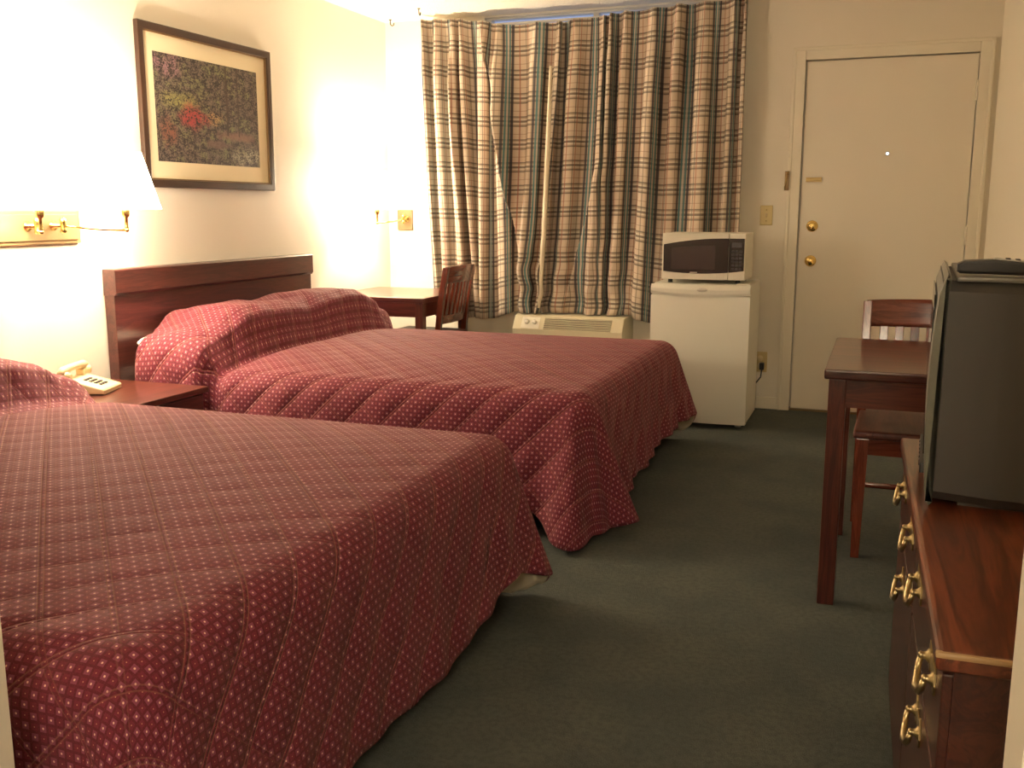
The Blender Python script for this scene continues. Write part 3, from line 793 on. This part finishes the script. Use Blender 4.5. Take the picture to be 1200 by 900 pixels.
# local x: 0 rear .. along; front (keypad end) at +x
prof = [(-.095, .004), (-.095, .050), (-.082, .060), (-.030, .056), (.085, .024), (.090, .018), (.090, .004)]
B().prism(prof, -.088, .088, 'y', .006).obj('base', 'cream_plastic', ph)
B().box(-.085, .082, -.078, .078, 0, .005).obj('base_plate', 'dark_rubber', ph)
def onface(x): return .056 - (x + .030) * (.032 / .115)
b = B()
for r_ in range(4):
    for k in range(3):
        x = -.008 + r_ * .020; y = .022 - k * .022; z = onface(x)
        b.box(x - .006, x + .006, y - .0075, y + .0075, z - .003, z + .005, .0015)
b.obj('keypad', 'control_grey', ph)
hp = [(-.062, -.115, .085), (-.062, -.085, .098), (-.062, -.04, .102), (-.062, .04, .102), (-.062, .085, .098), (-.062, .115, .085)]
b = B(); b.tube(hp, [.015, .018, .0145, .0145, .018, .015], 14); b.lathe([(.026, 0), (.028, .02), (.020, .032)], (-.062, -.095, .062), (0, 0, 1), 18); b.lathe([(.026, 0), (.028, .02), (.020, .032)], (-.062, .095, .062), (0, 0, 1), 18)
b.obj('handset', 'cream_plastic', ph)
for y in (-.06, .06): B().box(-.080, -.044, y - .008, y + .008, .055, .082, .004).obj('cradle_prong', 'cream_plastic', ph)
cp = []
for k in range(140):
    t = k / 139; a = t * 2 * pi * 17; cp.append((-.075 - .055 * sin(pi * t) * .6 + .0065 * cos(a), -.112 - .03 * sin(pi * t) + .0065 * sin(a) + t * .03, .075 - .067 * min(1, t * 1.6) + .0))
B().tube(cp, .0022, 6).obj('coil_cord', 'cream_plastic', ph)

# ------------------------------------------------------------------ wall lamps
LC = (1, .81, .60); LP = 56.
def lamp_head(root, x, y, ztop_shade=1.428, zb=1.20, rb=.142, rt=.076, power=LP, shade='shade_glow'):
    """socket, bulb, shade and harp for one arm end at x,y (root-local coordinates)"""
    z = zb - root.location.z
    b = B(); b.lathe([(.006, -.085), (.009, -.080), (.007, -.070), (.007, -.035), (.013, -.030), (.016, -.020), (.016, .035), (.012, .040)], (x, y, z), (0, 0, 1), 16)
    so = b.obj('socket', 'brass', root)
    b = B(); b.lathe([(.012, .040), (.014, .055), (.030, .095), (.031, .112), (.022, .135), (.006, .143)], (x, y, z), (0, 0, 1), 18); b.obj('bulb', 'bulb_glow', so)
    h = ztop_shade - zb
    b = B(); b.lathe([(rb, 0), (lerp(rb, rt, .5), h / 2), (rt, h)], (x, y, z), (0, 0, 1), 48, caps=False)
    sh = b.obj('lamp_shade', shade, root)
    s = sh.modifiers.new('t', 'SOLIDIFY'); s.thickness = .0015
    b = B()
    for a in range(3):
        t = a * 2 * pi / 3; b.cyl((x + .01 * cos(t), y + .01 * sin(t), z + .035), (x + (rb - .03) * cos(t) * .75, y + (rb - .03) * sin(t) * .75, z + .10), .0014, n=6)
    b.obj('shade_spider', 'brass', so)
    l = bpy.data.lights.new('lamp_bulb_light', 'POINT'); l.color = LC; l.energy = power; l.shadow_soft_size = .035
    lo = bpy.data.objects.new('lamp_bulb_light', l); COL.objects.link(lo)
    lo.location = (root.location.x + x, root.location.y + y, zb + .17)
def arm(root, pts, knob_at):
    b = B(); b.tube(pts, .0055, 10); b.sphere(pts[-1], .010, 10)
    a = b.obj('swing_arm', 'brass', root)
    x, y, z = knob_at
    B().lathe([(.009, -.030), (.014, -.024), (.010, -.014), (.013, 0), (.010, .012), (.014, .022), (.008, .030), (.004, .036)], (x, y, z), (0, 0, 1), 14).obj('pivot', 'brass', a)
dl_ = thing('wall_lamp', (XL, 3.025, 1.06), 'double swing arm brass wall lamp with two white shades over the nightstand', 'wall lamp')
b = B(); b.box(0, .018, -.225, .225, .0, .135, .004); b.box(.018, .024, -.205, .205, .015, .120, .003); b.obj('back_plate', 'plate_bronze', dl_)
for y in (-.055, .075):
    b = B(); b.lathe([(.022, 0), (.020, .010), (.010, .016), (.008, .055)], (.018, y, .075), (1, 0, 0), 18); b.obj('bracket', 'brass', dl_)
arm(dl_, [(.075, .075, .075), (.11, .14, .065), (.155, .20, .058), (.212, .277, .055)], (.075, .075, .075))
arm(dl_, [(.075, -.055, .075), (.12, -.10, .065), (.16, -.14, .058), (.205, -.165, .055)], (.075, -.055, .075))
lamp_head(dl_, .212, .277); lamp_head(dl_, .205, -.165)
cl_ = thing('wall_lamp', (-3.03, YB, 1.06), 'single swing arm wall lamp with white shade in the corner beside the curtain', 'wall lamp')
b = B(); b.box(-.055, .055, -.018, 0, .0, .135, .004); b.obj('back_plate', 'plate_bronze', cl_)
B().lathe([(.022, 0), (.020, .010), (.010, .016), (.008, .055)], (0.02, -.018, .075), (0, -1, 0), 18).obj('bracket', 'brass', cl_)
arm(cl_, [(.02, -.075, .075), (.06, -.20, .07), (.07, -.32, .06), (.05, -.50, .055)], (.02, -.075, .075))
lamp_head(cl_, .05, -.50, power=75., shade='corner_shade_glow')

# ------------------------------------------------------------------ vanity light on the rear wall behind the camera
vn = thing('vanity_light', (.12, VY, 1.92), 'brass vanity bar with round bulbs on the rear wall', 'wall lamp')
B().box(-.26, .26, 0, .04, -.05, .05, .004).obj('vanity_bar', 'steel', vn)
for x in (-.19, -.063, .063, .19): B().sphere((x, .085, 0), .048, 18).obj('globe_bulb', 'vanity_glow', vn)

# ------------------------------------------------------------------ world, camera
wd_ = bpy.data.worlds.new('World'); S.world = wd_; wd_.use_nodes = True
bg = wd_.node_tree.nodes['Background']; bg.inputs[0].default_value = (.48, .56, .82, 1); bg.inputs[1].default_value = .75
cam = bpy.data.cameras.new('Camera'); co_ = bpy.data.objects.new('Camera', cam); COL.objects.link(co_)
cam.sensor_fit = 'HORIZONTAL'; cam.sensor_width = 36.; cam.lens = 36. * 1150. / 1200.; cam.clip_start = .05
co_.location = (0, 0, 1.2); co_.rotation_euler = (radians(90 - 10.1074), 0, radians(20.5110))
S.camera = co_
S.view_settings.view_transform = 'Standard'; S.view_settings.look = 'None'
S.view_settings.gamma = 1.; S.view_settings.use_curve_mapping = False; S.view_settings.exposure = 0.
S.cycles.use_denoising = True; S.cycles.max_bounces = 10; S.cycles.diffuse_bounces = 6; S.cycles.sample_clamp_indirect = 6
